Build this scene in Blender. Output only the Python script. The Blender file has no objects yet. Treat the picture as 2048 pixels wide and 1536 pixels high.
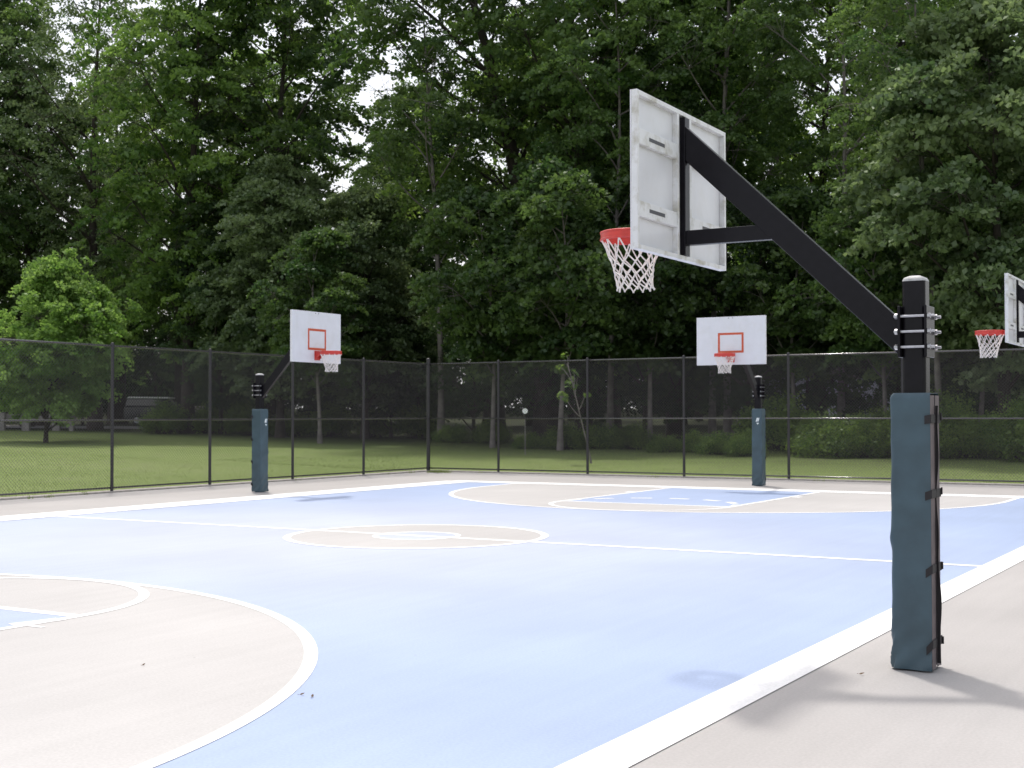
import bpy, math, random
import numpy as np

random.seed(7)
C = bpy.context.scene.collection
PI = math.pi
R = math.radians

# ------------------------------------------------------------------ materials
def new_mat(name):
    m = bpy.data.materials.new(name); m.use_nodes = True
    nt = m.node_tree; nt.nodes.clear()
    out = nt.nodes.new('ShaderNodeOutputMaterial')
    return m, nt, out

def nd(nt, typ, **kw):
    n = nt.nodes.new(typ)
    for k, v in kw.items(): setattr(n, k, v)
    return n

def principled(name, col, rough=0.5, metal=0.0, spec=0.5, var=0.0, vscale=6.0, bump=0.0, bscale=80.0,
               dirt=None, dscale=3.0, damt=0.3, coords='Object'):
    m, nt, out = new_mat(name)
    b = nd(nt, 'ShaderNodeBsdfPrincipled')
    b.inputs['Base Color'].default_value = (*col, 1)
    b.inputs['Roughness'].default_value = rough
    b.inputs['Metallic'].default_value = metal
    b.inputs['Specular IOR Level'].default_value = spec
    tc = nd(nt, 'ShaderNodeTexCoord')
    L = nt.links.new
    src = None
    if var > 0:
        n1 = nd(nt, 'ShaderNodeTexNoise'); n1.inputs['Scale'].default_value = vscale; n1.inputs['Detail'].default_value = 6
        L(tc.outputs[coords], n1.inputs['Vector'])
        mr = nd(nt, 'ShaderNodeMapRange'); mr.inputs[1].default_value = .3; mr.inputs[2].default_value = .7
        mr.inputs[3].default_value = 1 - var; mr.inputs[4].default_value = 1 + var
        L(n1.outputs['Fac'], mr.inputs[0])
        mx = nd(nt, 'ShaderNodeVectorMath', operation='SCALE'); mx.inputs[0].default_value = col
        L(mr.outputs[0], mx.inputs['Scale'])
        src = mx.outputs[0]
    if dirt is not None:
        n2 = nd(nt, 'ShaderNodeTexNoise'); n2.inputs['Scale'].default_value = dscale; n2.inputs['Detail'].default_value = 8
        n2.inputs['Roughness'].default_value = .65
        L(tc.outputs[coords], n2.inputs['Vector'])
        mr2 = nd(nt, 'ShaderNodeMapRange'); mr2.inputs[1].default_value = .48; mr2.inputs[2].default_value = .72
        mr2.inputs[3].default_value = 0; mr2.inputs[4].default_value = damt
        L(n2.outputs['Fac'], mr2.inputs[0])
        mix = nd(nt, 'ShaderNodeMix', data_type='RGBA')
        mix.inputs[6].default_value = (*col, 1); mix.inputs[7].default_value = (*dirt, 1)
        if src is not None: L(src, mix.inputs[6])
        L(mr2.outputs[0], mix.inputs[0])
        src = mix.outputs[2]
    if src is not None: L(src, b.inputs['Base Color'])
    if bump > 0:
        n3 = nd(nt, 'ShaderNodeTexNoise'); n3.inputs['Scale'].default_value = bscale; n3.inputs['Detail'].default_value = 4
        L(tc.outputs[coords], n3.inputs['Vector'])
        bp = nd(nt, 'ShaderNodeBump'); bp.inputs['Strength'].default_value = bump; bp.inputs['Distance'].default_value = .01
        L(n3.outputs['Fac'], bp.inputs['Height']); L(bp.outputs[0], b.inputs['Normal'])
    L(b.outputs[0], out.inputs[0])
    return m

def leaf_mat(name, dark, light, trans=0.45, gloss=0.06):
    m, nt, out = new_mat(name); L = nt.links.new
    at = nd(nt, 'ShaderNodeAttribute'); at.attribute_name = 'tint'
    mix = nd(nt, 'ShaderNodeMix', data_type='RGBA')
    mix.inputs[6].default_value = (*dark, 1); mix.inputs[7].default_value = (*light, 1)
    L(at.outputs['Fac'], mix.inputs[0])
    oi = nd(nt, 'ShaderNodeObjectInfo')
    mr = nd(nt, 'ShaderNodeMapRange'); mr.inputs[3].default_value = .75; mr.inputs[4].default_value = 1.25
    L(oi.outputs['Random'], mr.inputs[0])
    sc = nd(nt, 'ShaderNodeVectorMath', operation='SCALE'); L(mix.outputs[2], sc.inputs[0]); L(mr.outputs[0], sc.inputs['Scale'])
    d = nd(nt, 'ShaderNodeBsdfDiffuse'); L(sc.outputs[0], d.inputs[0])
    hs = nd(nt, 'ShaderNodeHueSaturation'); hs.inputs['Hue'].default_value = .495; hs.inputs['Value'].default_value = 1.5
    hs.inputs['Saturation'].default_value = 1.1
    L(sc.outputs[0], hs.inputs['Color'])
    t = nd(nt, 'ShaderNodeBsdfTranslucent'); L(hs.outputs[0], t.inputs[0])
    ms = nd(nt, 'ShaderNodeMixShader'); ms.inputs[0].default_value = trans
    L(d.outputs[0], ms.inputs[1]); L(t.outputs[0], ms.inputs[2])
    g = nd(nt, 'ShaderNodeBsdfGlossy'); g.inputs['Roughness'].default_value = .45; g.inputs[0].default_value = (.8, .85, .8, 1)
    ms2 = nd(nt, 'ShaderNodeMixShader'); ms2.inputs[0].default_value = gloss
    L(ms.outputs[0], ms2.inputs[1]); L(g.outputs[0], ms2.inputs[2])
    L(ms2.outputs[0], out.inputs[0])
    return m

def court_mat(name, col, rough=.5, worn=(.5, .5, .5), wamt=.15, spec=.5, painted_glare=None):
    """acrylic court paint: large soft mottling, optional painted-in glare, roller streaks, fine grit, small stains"""
    m, nt, out = new_mat(name); L = nt.links.new
    b = nd(nt, 'ShaderNodeBsdfPrincipled'); b.inputs['Roughness'].default_value = rough
    b.inputs['Specular IOR Level'].default_value = spec
    tc = nd(nt, 'ShaderNodeTexCoord')
    n1 = nd(nt, 'ShaderNodeTexNoise'); n1.inputs['Scale'].default_value = .35; n1.inputs['Detail'].default_value = 5
    L(tc.outputs['Object'], n1.inputs['Vector'])
    mp = nd(nt, 'ShaderNodeMapping'); mp.inputs['Scale'].default_value = (6.0, .35, 1); mp.inputs['Rotation'].default_value = (0, 0, .03)
    L(tc.outputs['Object'], mp.inputs[0])
    n2 = nd(nt, 'ShaderNodeTexNoise'); n2.inputs['Scale'].default_value = 1.2; n2.inputs['Detail'].default_value = 3
    L(mp.outputs[0], n2.inputs['Vector'])
    n3 = nd(nt, 'ShaderNodeTexNoise'); n3.inputs['Scale'].default_value = 55; n3.inputs['Detail'].default_value = 3
    L(tc.outputs['Object'], n3.inputs['Vector'])
    def rng(n, lo, hi):
        r = nd(nt, 'ShaderNodeMapRange'); r.inputs[1].default_value = .3; r.inputs[2].default_value = .7
        r.inputs[3].default_value = lo; r.inputs[4].default_value = hi
        L(n.outputs['Fac'], r.inputs[0]); return r
    a = rng(n1, .92, 1.08); c = rng(n2, .97, 1.03); e = rng(n3, .92, 1.08)
    m1 = nd(nt, 'ShaderNodeMath', operation='MULTIPLY'); L(a.outputs[0], m1.inputs[0]); L(c.outputs[0], m1.inputs[1])
    m2 = nd(nt, 'ShaderNodeMath', operation='MULTIPLY'); L(m1.outputs[0], m2.inputs[0]); L(e.outputs[0], m2.inputs[1])
    # stains
    n4 = nd(nt, 'ShaderNodeTexNoise'); n4.inputs['Scale'].default_value = 1.7; n4.inputs['Detail'].default_value = 9; n4.inputs['Roughness'].default_value = .7
    L(tc.outputs['Object'], n4.inputs['Vector'])
    r4 = nd(nt, 'ShaderNodeMapRange'); r4.inputs[1].default_value = .52; r4.inputs[2].default_value = .78; r4.inputs[3].default_value = 0; r4.inputs[4].default_value = wamt
    L(n4.outputs['Fac'], r4.inputs[0])
    mix = nd(nt, 'ShaderNodeMix', data_type='RGBA'); mix.inputs[6].default_value = (*col, 1); mix.inputs[7].default_value = (*worn, 1)
    L(r4.outputs[0], mix.inputs[0])
    src = mix.outputs[2]
    vo = nd(nt, 'ShaderNodeTexVoronoi'); vo.inputs['Scale'].default_value = 1.9; L(tc.outputs['Object'], vo.inputs['Vector'])
    lt = nd(nt, 'ShaderNodeMath', operation='LESS_THAN'); lt.inputs[1].default_value = .022; L(vo.outputs['Distance'], lt.inputs[0])
    mk = nd(nt, 'ShaderNodeMix', data_type='RGBA'); mk.inputs[7].default_value = (.20, .20, .20, 1)
    sm = nd(nt, 'ShaderNodeMath', operation='MULTIPLY'); sm.inputs[1].default_value = .55; L(lt.outputs[0], sm.inputs[0])
    L(sm.outputs[0], mk.inputs[0]); L(src, mk.inputs[6]); src = mk.outputs[2]
    # faint dark scuffs
    mp2 = nd(nt, 'ShaderNodeMapping'); mp2.inputs['Scale'].default_value = (.6, 3.2, 1); mp2.inputs['Rotation'].default_value = (0, 0, .7); L(tc.outputs['Object'], mp2.inputs[0])
    n6 = nd(nt, 'ShaderNodeTexNoise'); n6.inputs['Scale'].default_value = 2.2; n6.inputs['Detail'].default_value = 10; n6.inputs['Roughness'].default_value = .75; L(mp2.outputs[0], n6.inputs['Vector'])
    r6 = nd(nt, 'ShaderNodeMapRange'); r6.inputs[1].default_value = .60; r6.inputs[2].default_value = .78; r6.inputs[3].default_value = 0; r6.inputs[4].default_value = .22; L(n6.outputs['Fac'], r6.inputs[0])
    mk2 = nd(nt, 'ShaderNodeMix', data_type='RGBA'); mk2.inputs[7].default_value = (.24, .24, .25, 1); L(r6.outputs[0], mk2.inputs[0]); L(src, mk2.inputs[6]); src = mk2.outputs[2]
    if painted_glare is not None:      # overexposed mid-court glare painted into the base colour, weaker outward
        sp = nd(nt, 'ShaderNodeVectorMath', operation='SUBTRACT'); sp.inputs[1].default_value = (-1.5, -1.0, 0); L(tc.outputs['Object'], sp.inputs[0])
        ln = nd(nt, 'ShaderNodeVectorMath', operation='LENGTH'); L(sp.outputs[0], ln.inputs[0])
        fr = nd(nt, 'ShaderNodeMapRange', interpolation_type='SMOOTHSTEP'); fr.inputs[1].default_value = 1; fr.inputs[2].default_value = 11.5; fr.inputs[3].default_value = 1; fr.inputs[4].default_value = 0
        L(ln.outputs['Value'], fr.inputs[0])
        mxf = nd(nt, 'ShaderNodeMix', data_type='RGBA'); L(fr.outputs[0], mxf.inputs[0]); L(src, mxf.inputs[6]); mxf.inputs[7].default_value = (*painted_glare, 1)
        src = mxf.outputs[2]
    sc = nd(nt, 'ShaderNodeVectorMath', operation='SCALE'); L(src, sc.inputs[0]); L(m2.outputs[0], sc.inputs['Scale'])
    L(sc.outputs[0], b.inputs['Base Color'])
    bp = nd(nt, 'ShaderNodeBump'); bp.inputs['Strength'].default_value = .15; bp.inputs['Distance'].default_value = .004
    n5 = nd(nt, 'ShaderNodeTexNoise'); n5.inputs['Scale'].default_value = 220; L(tc.outputs['Object'], n5.inputs['Vector'])
    L(n5.outputs['Fac'], bp.inputs['Height']); L(bp.outputs[0], b.inputs['Normal'])
    L(b.outputs[0], out.inputs[0])
    return m

M = {}
M['blue'] = court_mat('blue court paint', (.300, .375, .545), worn=(.345, .405, .54), painted_glare=(.418, .456, .572))
M['tan'] = court_mat('tan court paint', (.432, .420, .415), worn=(.355, .342, .335))
M['slab'] = court_mat('tan slab paint', (.372, .356, .349), worn=(.298, .284, .276))
M['line'] = court_mat('white line paint', (.80, .80, .80), worn=(.68, .68, .68))
M['concrete'] = principled('grey concrete', (.30, .28, .26), .85, var=.2, vscale=8, bump=.3, bscale=60)
M['black'] = principled('black powder coat', (.008, .007, .010), .27, spec=.2, var=.15, vscale=20)
M['vinyl'] = principled('black vinyl wire', (.085, .080, .088), .45)
M['postm'] = principled('black vinyl post', (.026, .024, .028), .4)
M['rail'] = principled('black vinyl rail', (.035, .033, .037), .16, spec=1.0)
M['cap'] = principled('pale cap with painted sheen', (.42, .42, .43), .6, var=.2, vscale=25)  # sky reflection on the post cap is put into this pale colour
M['steel'] = principled('zinc bolt', (.48, .48, .52), .32, metal=1.0, var=.1, vscale=50)
M['white'] = principled('white enamel board', (.72, .72, .76), .35, var=.03, vscale=5, dirt=(.52, .50, .42), dscale=4, damt=.18)
M['whiteback'] = principled('weathered white steel', (.74, .74, .76), .5, var=.04, vscale=7, dirt=(.36, .33, .24), dscale=6, damt=.8)
M['slot'] = principled('dark slot', (.09, .09, .10), .7)
M['red'] = principled('red rim enamel', (.56, .045, .035), .38, var=.12, vscale=14)
M['target'] = principled('orange red target paint', (.55, .09, .035), .5, var=.1, vscale=10)
M['net'] = principled('white nylon cord', (.74, .70, .68), .85, var=.08, vscale=60)
M['pad'] = principled('blue green vinyl pad', (.042, .076, .098), .40, var=.18, vscale=5, bump=.12, bscale=14)
M['padedge'] = principled('faded pad backing', (.12, .098, .102), .7, var=.2, vscale=9)
M['strap'] = principled('black webbing strap', (.014, .012, .014), .7)
M['sticker'] = principled('white sticker', (.72, .78, .80), .4)
M['bark'] = principled('grey brown bark', (.045, .036, .030), .95, var=.35, vscale=3, bump=.6, bscale=14)
M['palebark'] = principled('pale grey bark', (.17, .15, .14), .95, var=.35, vscale=3, bump=.5, bscale=14)
M['leafA'] = leaf_mat('maple leaves', (.055, .112, .028), (.19, .285, .075), trans=.52, gloss=.03)
M['leafB'] = leaf_mat('dark oak leaves', (.044, .088, .028), (.135, .205, .060), trans=.48, gloss=.03)
M['leafC'] = leaf_mat('grey green leaves', (.075, .125, .050), (.215, .285, .125), trans=.45, gloss=.04)
M['leafY'] = leaf_mat('young bright leaves', (.12, .23, .05), (.29, .43, .13), trans=.5, gloss=.02)
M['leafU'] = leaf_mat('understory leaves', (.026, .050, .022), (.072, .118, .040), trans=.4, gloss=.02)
M['leafS'] = leaf_mat('shrub leaves', (.055, .105, .026), (.18, .26, .065), trans=.45, gloss=.02)
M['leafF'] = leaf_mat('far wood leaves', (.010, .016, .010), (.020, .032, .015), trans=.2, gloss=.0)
M['grassblade'] = leaf_mat('grass blades', (.13, .17, .055), (.24, .29, .11), trans=.35, gloss=.02)
M['dryleaf'] = principled('dry leaf', (.12, .075, .04), .9, var=.3, vscale=40)
M['timber'] = principled('weathered timber', (.20, .185, .175), .9, var=.25, vscale=4, bump=.3, bscale=30)
M['carpaint'] = principled('dark car paint', (.02, .022, .03), .15, spec=.6)
M['carglass'] = principled('car glass', (.03, .033, .036), .08, spec=.8)
M['tyre'] = principled('tyre rubber', (.02, .02, .02), .9)
M['hub'] = principled('wheel rim', (.35, .35, .37), .35, metal=.8)
M['lamp'] = principled('tail lamp', (.35, .02, .02), .2)
M['siding'] = principled('grey siding', (.34, .35, .40), .8, var=.08, vscale=2)
M['roof'] = principled('dark shingles', (.06, .055, .055), .95, var=.3, vscale=6)
M['darkglass'] = principled('dark window glass', (.02, .025, .03), .1)
M['beige'] = principled('beige painted metal', (.40, .34, .30), .6, var=.1)
M['disc'] = principled('white reflector', (.88, .89, .87), .25)
M['asphalt'] = principled('asphalt', (.16, .155, .155), .9, var=.15, vscale=1.5)

def ground_mat():
    m, nt, out = new_mat('lawn with painted shade and forest floor'); L = nt.links.new
    b = nd(nt, 'ShaderNodeBsdfPrincipled'); b.inputs['Roughness'].default_value = .95; b.inputs['Specular IOR Level'].default_value = .15
    tc = nd(nt, 'ShaderNodeTexCoord')
    def noise(s, d=5):
        n = nd(nt, 'ShaderNodeTexNoise'); n.inputs['Scale'].default_value = s; n.inputs['Detail'].default_value = d
        L(tc.outputs['Object'], n.inputs['Vector']); return n
    n1 = noise(.12); n2 = noise(1.6, 8); n3 = noise(9, 4)
    cr = nd(nt, 'ShaderNodeValToRGB'); e = cr.color_ramp.elements
    e[0].position = .38; e[0].color = (.125, .170, .050, 1)
    e[1].position = .64; e[1].color = (.21, .245, .105, 1)
    k = cr.color_ramp.elements.new(.52); k.color = (.165, .215, .070, 1)
    mth = nd(nt, 'ShaderNodeMath', operation='ADD')
    h1 = nd(nt, 'ShaderNodeMath', operation='MULTIPLY'); h1.inputs[1].default_value = .30; L(n1.outputs['Fac'], h1.inputs[0])
    h2 = nd(nt, 'ShaderNodeMath', operation='MULTIPLY'); h2.inputs[1].default_value = .46; L(n2.outputs['Fac'], h2.inputs[0])
    h3 = nd(nt, 'ShaderNodeMath', operation='MULTIPLY'); h3.inputs[1].default_value = .25; L(n3.outputs['Fac'], h3.inputs[0])
    L(h1.outputs[0], mth.inputs[0]); L(h2.outputs[0], mth.inputs[1])
    mt2 = nd(nt, 'ShaderNodeMath', operation='ADD'); L(mth.outputs[0], mt2.inputs[0]); L(h3.outputs[0], mt2.inputs[1])
    L(mt2.outputs[0], cr.inputs[0])
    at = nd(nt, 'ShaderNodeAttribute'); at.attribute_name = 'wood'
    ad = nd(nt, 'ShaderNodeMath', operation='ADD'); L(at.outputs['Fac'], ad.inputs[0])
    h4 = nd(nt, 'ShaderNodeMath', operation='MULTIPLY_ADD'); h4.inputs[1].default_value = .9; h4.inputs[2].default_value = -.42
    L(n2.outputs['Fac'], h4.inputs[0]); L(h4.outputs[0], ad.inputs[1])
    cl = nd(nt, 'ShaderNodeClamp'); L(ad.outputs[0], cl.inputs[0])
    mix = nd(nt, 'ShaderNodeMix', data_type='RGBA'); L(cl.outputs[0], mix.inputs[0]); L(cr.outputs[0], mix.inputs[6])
    mix.inputs[7].default_value = (.026, .032, .014, 1)  # forest floor colour, also used as painted tree shade on the lawn
    L(mix.outputs[2], b.inputs['Base Color'])
    bp = nd(nt, 'ShaderNodeBump'); bp.inputs['Strength'].default_value = .6; bp.inputs['Distance'].default_value = .08
    L(n3.outputs['Fac'], bp.inputs['Height']); L(bp.outputs[0], b.inputs['Normal'])
    L(b.outputs[0], out.inputs[0])
    return m
M['ground'] = ground_mat()

# ------------------------------------------------------------------ mesh helpers
class MB:
    def __init__(s): s.v = []; s.f = []
    def add(s, vs, fs):
        o = len(s.v); s.v += [tuple(map(float, p)) for p in vs]; s.f += [tuple(i + o for i in f) for f in fs]; return s
    def box(s, x0, x1, y0, y1, z0, z1):
        vs = [(x, y, z) for z in (z0, z1) for y in (y0, y1) for x in (x0, x1)]
        return s.add(vs, [(0, 2, 3, 1), (4, 5, 7, 6), (0, 1, 5, 4), (2, 6, 7, 3), (0, 4, 6, 2), (1, 3, 7, 5)])
    def prism_xz(s, poly, y0, y1):
        n = len(poly)
        vs = [(x, y0, z) for x, z in poly] + [(x, y1, z) for x, z in poly]
        fs = [tuple(range(n)), tuple(range(2 * n - 1, n - 1, -1))]
        fs += [(i, i + n, (i + 1) % n + n, (i + 1) % n) for i in range(n)]
        return s.add(vs, fs)
    def prism_xy(s, poly, z0, z1):
        n = len(poly)
        vs = [(x, y, z0) for x, y in poly] + [(x, y, z1) for x, y in poly]
        fs = [tuple(range(n - 1, -1, -1)), tuple(range(n, 2 * n))]
        fs += [(i, (i + 1) % n, (i + 1) % n + n, i + n) for i in range(n)]
        return s.add(vs, fs)
    def tube(s, pts, rad, sides=8, closed=False, caps=True):
        P = np.array(pts, float); n = len(P)
        rad = np.full(n, rad, float) if np.isscalar(rad) else np.array(rad, float)
        vs = []; prev = None
        for i in range(n):
            if closed: t = P[(i + 1) % n] - P[i - 1]
            else: t = P[min(i + 1, n - 1)] - P[max(i - 1, 0)]
            t = t / (np.linalg.norm(t) + 1e-12)
            if prev is None:
                a = np.array([0, 0, 1.0]) if abs(t[2]) < .9 else np.array([1.0, 0, 0])
            else: a = prev
            u = a - t * a.dot(t); u /= np.linalg.norm(u) + 1e-12
            w = np.cross(t, u); prev = u
            for k in range(sides):
                q = 2 * PI * k / sides
                vs.append(P[i] + rad[i] * (math.cos(q) * u + math.sin(q) * w))
        fs = []
        for i in range(n if closed else n - 1):
            j = (i + 1) % n
            for k in range(sides):
                k2 = (k + 1) % sides
                fs.append((i * sides + k, i * sides + k2, j * sides + k2, j * sides + k))
        if caps and not closed:
            fs.append(tuple(range(sides - 1, -1, -1))); fs.append(tuple((n - 1) * sides + k for k in range(sides)))
        return s.add(vs, fs)
    def lathe(s, prof, n=16, center=(0, 0)):
        vs = []
        for r, z in prof:
            for k in range(n):
                q = 2 * PI * k / n; vs.append((center[0] + r * math.cos(q), center[1] + r * math.sin(q), z))
        fs = [(i * n + k, i * n + (k + 1) % n, (i + 1) * n + (k + 1) % n, (i + 1) * n + k) for i in range(len(prof) - 1) for k in range(n)]
        return s.add(vs, fs)
    def build(s, name, mat, parent=None, bevel=0, smooth=False, loc=(0, 0, 0)):
        me = bpy.data.meshes.new(name); me.from_pydata(s.v, [], s.f); me.update()
        me.materials.append(mat)
        if smooth: me.shade_smooth()
        o = bpy.data.objects.new(name, me); C.objects.link(o); o.location = loc
        if parent: o.parent = parent
        if bevel:
            b = o.modifiers.new('bevel', 'BEVEL'); b.width = bevel; b.segments = 2; b.limit_method = 'ANGLE'
        return o

def quads_obj(name, V, mat, tint=None, parent=None):
    """V: (n,4,3) leaf quads -> one mesh"""
    n = len(V); me = bpy.data.meshes.new(name)
    me.vertices.add(4 * n); me.loops.add(4 * n); me.polygons.add(n)
    me.vertices.foreach_set('co', V.reshape(-1).astype(np.float32))
    me.loops.foreach_set('vertex_index', np.arange(4 * n, dtype=np.int32))
    me.polygons.foreach_set('loop_start', np.arange(0, 4 * n, 4, dtype=np.int32))
    me.update(calc_edges=True)
    if tint is not None:
        a = me.attributes.new('tint', 'FLOAT', 'POINT'); a.data.foreach_set('value', np.repeat(tint, 4).astype(np.float32))
    me.materials.append(mat)
    o = bpy.data.objects.new(name, me); C.objects.link(o)
    if parent: o.parent = parent
    return o

def tag(o, label=None, cat=None, group=None, kind=None):
    if label: o['label'] = label
    if cat: o['category'] = cat
    if group: o['group'] = group
    if kind: o['kind'] = kind
    return o

def empty(name, loc=(0, 0, 0), rz=0):
    o = bpy.data.objects.new(name, None); C.objects.link(o)
    o.location = loc; o.rotation_euler = (0, 0, rz); o.empty_display_size = .3
    return o

def copy_tree(root):
    r = root.copy(); C.objects.link(r)
    for ch in list(root.children):
        c = ch.copy(); C.objects.link(c); c.parent = r
        for g in list(ch.children):
            d = g.copy(); C.objects.link(d); d.parent = c
    return r

# ------------------------------------------------------------------ camera
CAM = np.array([10.7945, -15.7364, 1.7305]); YAW, PITCH, ROLL = .529301, .023495, -.0015
FWD = np.array([-math.sin(YAW), math.cos(YAW), 0]); RGT = np.array([math.cos(YAW), math.sin(YAW), 0])
cam = bpy.data.cameras.new('camera'); co = bpy.data.objects.new('camera', cam); C.objects.link(co)
cam.sensor_width = 36; cam.lens = 2644.95 / 2048 * 36; cam.clip_start = .05; cam.clip_end = 3000
f = np.array([-math.sin(YAW) * math.cos(PITCH), math.cos(YAW) * math.cos(PITCH), math.sin(PITCH)])
r0 = RGT; u0 = np.cross(r0, f)
rr = r0 * math.cos(ROLL) + u0 * math.sin(ROLL); uu = -r0 * math.sin(ROLL) + u0 * math.cos(ROLL)
from mathutils import Matrix
co.matrix_world = Matrix(((rr[0], uu[0], -f[0], CAM[0]), (rr[1], uu[1], -f[1], CAM[1]), (rr[2], uu[2], -f[2], CAM[2]), (0, 0, 0, 1)))
bpy.context.scene.camera = co
cam.dof.use_dof = True; cam.dof.focus_distance = 10.0; cam.dof.aperture_fstop = 6.3

# ------------------------------------------------------------------ terrain
FX, FY = -12.05, 18.2            # left fence line, back fence line
def rise(x, y):
    sx = np.maximum(0, FX - 1 - x); sy = np.maximum(0, y - FY - 1)
    s = np.sqrt(sx * sx + sy * sy)
    return -.03 + np.minimum(.0215 * s, 2.6)

def place(lat, depth):
    """a spot on the ground so many metres along and across the view axis"""
    p = CAM + FWD * depth + RGT * lat
    return p[0], p[1], float(rise(p[0], p[1]))

def treeline(lat):               # distance from the viewpoint to the edge of the wood
    return np.interp(lat, [-60, -30, -18, -5, 6, 14, 24, 60], [78, 76, 72, 66, 60, 52, 49, 48])

def build_ground():
    xs = np.concatenate([np.linspace(-420, -90, 24), np.linspace(-86, 60, 110), np.linspace(66, 400, 22)])
    ys = np.concatenate([np.linspace(-300, -40, 14), np.linspace(-34, 90, 100), np.linspace(96, 460, 26)])
    X, Y = np.meshgrid(xs, ys, indexing='ij'); Z = rise(X, Y)
    rs = np.random.default_rng(3)
    on = (X > FX - 1) & (Y < FY + 1)
    Z = Z + np.where(on, -.03, rs.normal(0, .012, Z.shape))
    nx, ny = X.shape
    me = bpy.data.meshes.new('ground')
    vs = np.stack([X, Y, Z], -1).reshape(-1, 3)
    idx = np.arange(nx * ny).reshape(nx, ny)
    fs = np.stack([idx[:-1, :-1], idx[1:, :-1], idx[1:, 1:], idx[:-1, 1:]], -1).reshape(-1, 4)
    me.from_pydata(vs.tolist(), [], fs.tolist()); me.update()
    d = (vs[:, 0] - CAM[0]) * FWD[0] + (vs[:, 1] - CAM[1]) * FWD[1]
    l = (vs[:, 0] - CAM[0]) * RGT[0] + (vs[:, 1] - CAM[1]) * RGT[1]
    edge = np.interp(l, [-22, -8, 4, 18], [0, 7, 18, 22]); w = np.clip((d - treeline(l) + 1.5 + edge) / (4.0 + edge), 0, 1)  # edge widens the wood mask to paint tree shade onto the lawn
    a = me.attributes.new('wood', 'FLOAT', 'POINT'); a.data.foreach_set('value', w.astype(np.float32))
    me.materials.append(M['ground']); me.shade_smooth()
    o = bpy.data.objects.new('lawn', me); C.objects.link(o); tag(o, kind='structure')
build_ground()

# ------------------------------------------------------------------ court
def sheet(name, polys, z, mat):
    """flat sheet of polygons (each a list of xy, quads/strips or ngons)"""
    b = MB()
    for p in polys: b.add([(x, y, z) for x, y in p], [tuple(range(len(p)))])
    o = b.build(name, mat); tag(o, kind='structure'); return o
def rect(x0, x1, y0, y1): return [(x0, y0), (x1, y0), (x1, y1), (x0, y1)]
def ring(cx, cy, r, w, a0=0, a1=360, n=96):
    t = [R(a0 + (a1 - a0) * i / n) for i in range(n + 1)]; i_, o_ = r - w / 2, r + w / 2
    return [[(cx + i_ * math.cos(a), cy + i_ * math.sin(a)), (cx + o_ * math.cos(a), cy + o_ * math.sin(a)),
             (cx + o_ * math.cos(b), cy + o_ * math.sin(b)), (cx + i_ * math.cos(b), cy + i_ * math.sin(b))] for a, b in zip(t[:-1], t[1:])]
def disc(cx, cy, r, a0=0, a1=360, n=96):
    m = n if a1 - a0 < 360 else n - 1
    return [(cx + r * math.cos(R(a0 + (a1 - a0) * i / n)), cy + r * math.sin(R(a0 + (a1 - a0) * i / n))) for i in range(m + 1)]

W, LH = 7.86, 13.517
b = MB(); b.box(FX - .22, 17, -26, FY + .22, -.25, 0.0); o = b.build('court_slab', M['slab']); tag(o, kind='structure')
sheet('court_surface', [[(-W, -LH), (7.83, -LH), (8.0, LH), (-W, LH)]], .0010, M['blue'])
K, FT, R3, AC = 1.79, LH - 5.77, 5.995, LH - 1.6
LW = .10
for s in (1, -1):
    # tan field inside the three-point line: straight runs from the baseline, then the arc
    arc = [(R3 * math.cos(R(a)), -R3 * math.sin(R(a)) + AC) for a in np.linspace(0, 180, 97)]
    poly = [(R3, LH)] + arc + [(-R3, LH)]
    poly = [(x, y * s) for x, y in poly]
    sheet('three_point_area', [poly if s < 0 else poly[::-1]], .0020, M['tan'])
    strips = ring(0, AC, R3, LW, 180, 360, 120) + [rect(-R3 - LW / 2, -R3 + LW / 2, AC, LH), rect(R3 - LW / 2, R3 + LW / 2, AC, LH)]
    sheet('three_point_line', [[(x, y * s) for x, y in p] for p in strips], .0046, M['line'])
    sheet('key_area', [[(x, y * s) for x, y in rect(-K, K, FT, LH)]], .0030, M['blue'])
    lines = [rect(-K - .05, -K + .05, FT - .05, LH), rect(K - .05, K + .05, FT - .05, LH), rect(-K + .05, K - .05, FT - .06, FT + .06)]
    for d in (2.134, 3.35, 4.27, 5.18):
        h = .15 if d < 3 else .025
        for q in (-1, 1):
            lines.append(rect(q * (K + .13) - .095, q * (K + .13) + .095, LH - d - 2 * h, LH - d))
    sheet('key_line', [[(x, y * s) for x, y in p] for p in lines], .0050, M['line'])
    fc = ring(0, FT, K, .10, 180, 360, 60)
    for k in range(7):
        c = 180 / 7 * (k + .5); fc += ring(0, FT, K, .16, c - 7, c + 7, 6)
    sheet('free_throw_circle', [[(x, y * s) for x, y in p] for p in fc], .0054, M['line'])
sheet('centre_circle_area', [disc(0, 0, 1.84)], .0020, M['tan'])
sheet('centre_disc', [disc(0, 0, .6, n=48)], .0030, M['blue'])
sheet('centre_circle_line', ring(0, 0, 1.84, .11), .0046, M['line'])
sheet('inner_circle_line', ring(0, 0, .6, .075, n=48), .0042, M['line'])
sheet('half_court_line', [rect(-W, 7.9, -.07, .07)], .0038, M['line'])
sheet('far_baseline', [rect(-W - .3, 8.2, LH - .36, LH + .36)], .0058, M['line'])
sheet('near_baseline', [rect(-W - .3, 8.2, -LH - .36, -LH + .36)], .0058, M['line'])
sheet('left_sideline', [rect(-W - .45, -W + .45, -LH, LH)], .0062, M['line'])
sheet('right_sideline', [[(7.805 - .155, -LH), (7.805 + .155, -LH), (8.055 + .155, LH), (8.055 - .155, LH)]], .0062, M['line'])
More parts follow.
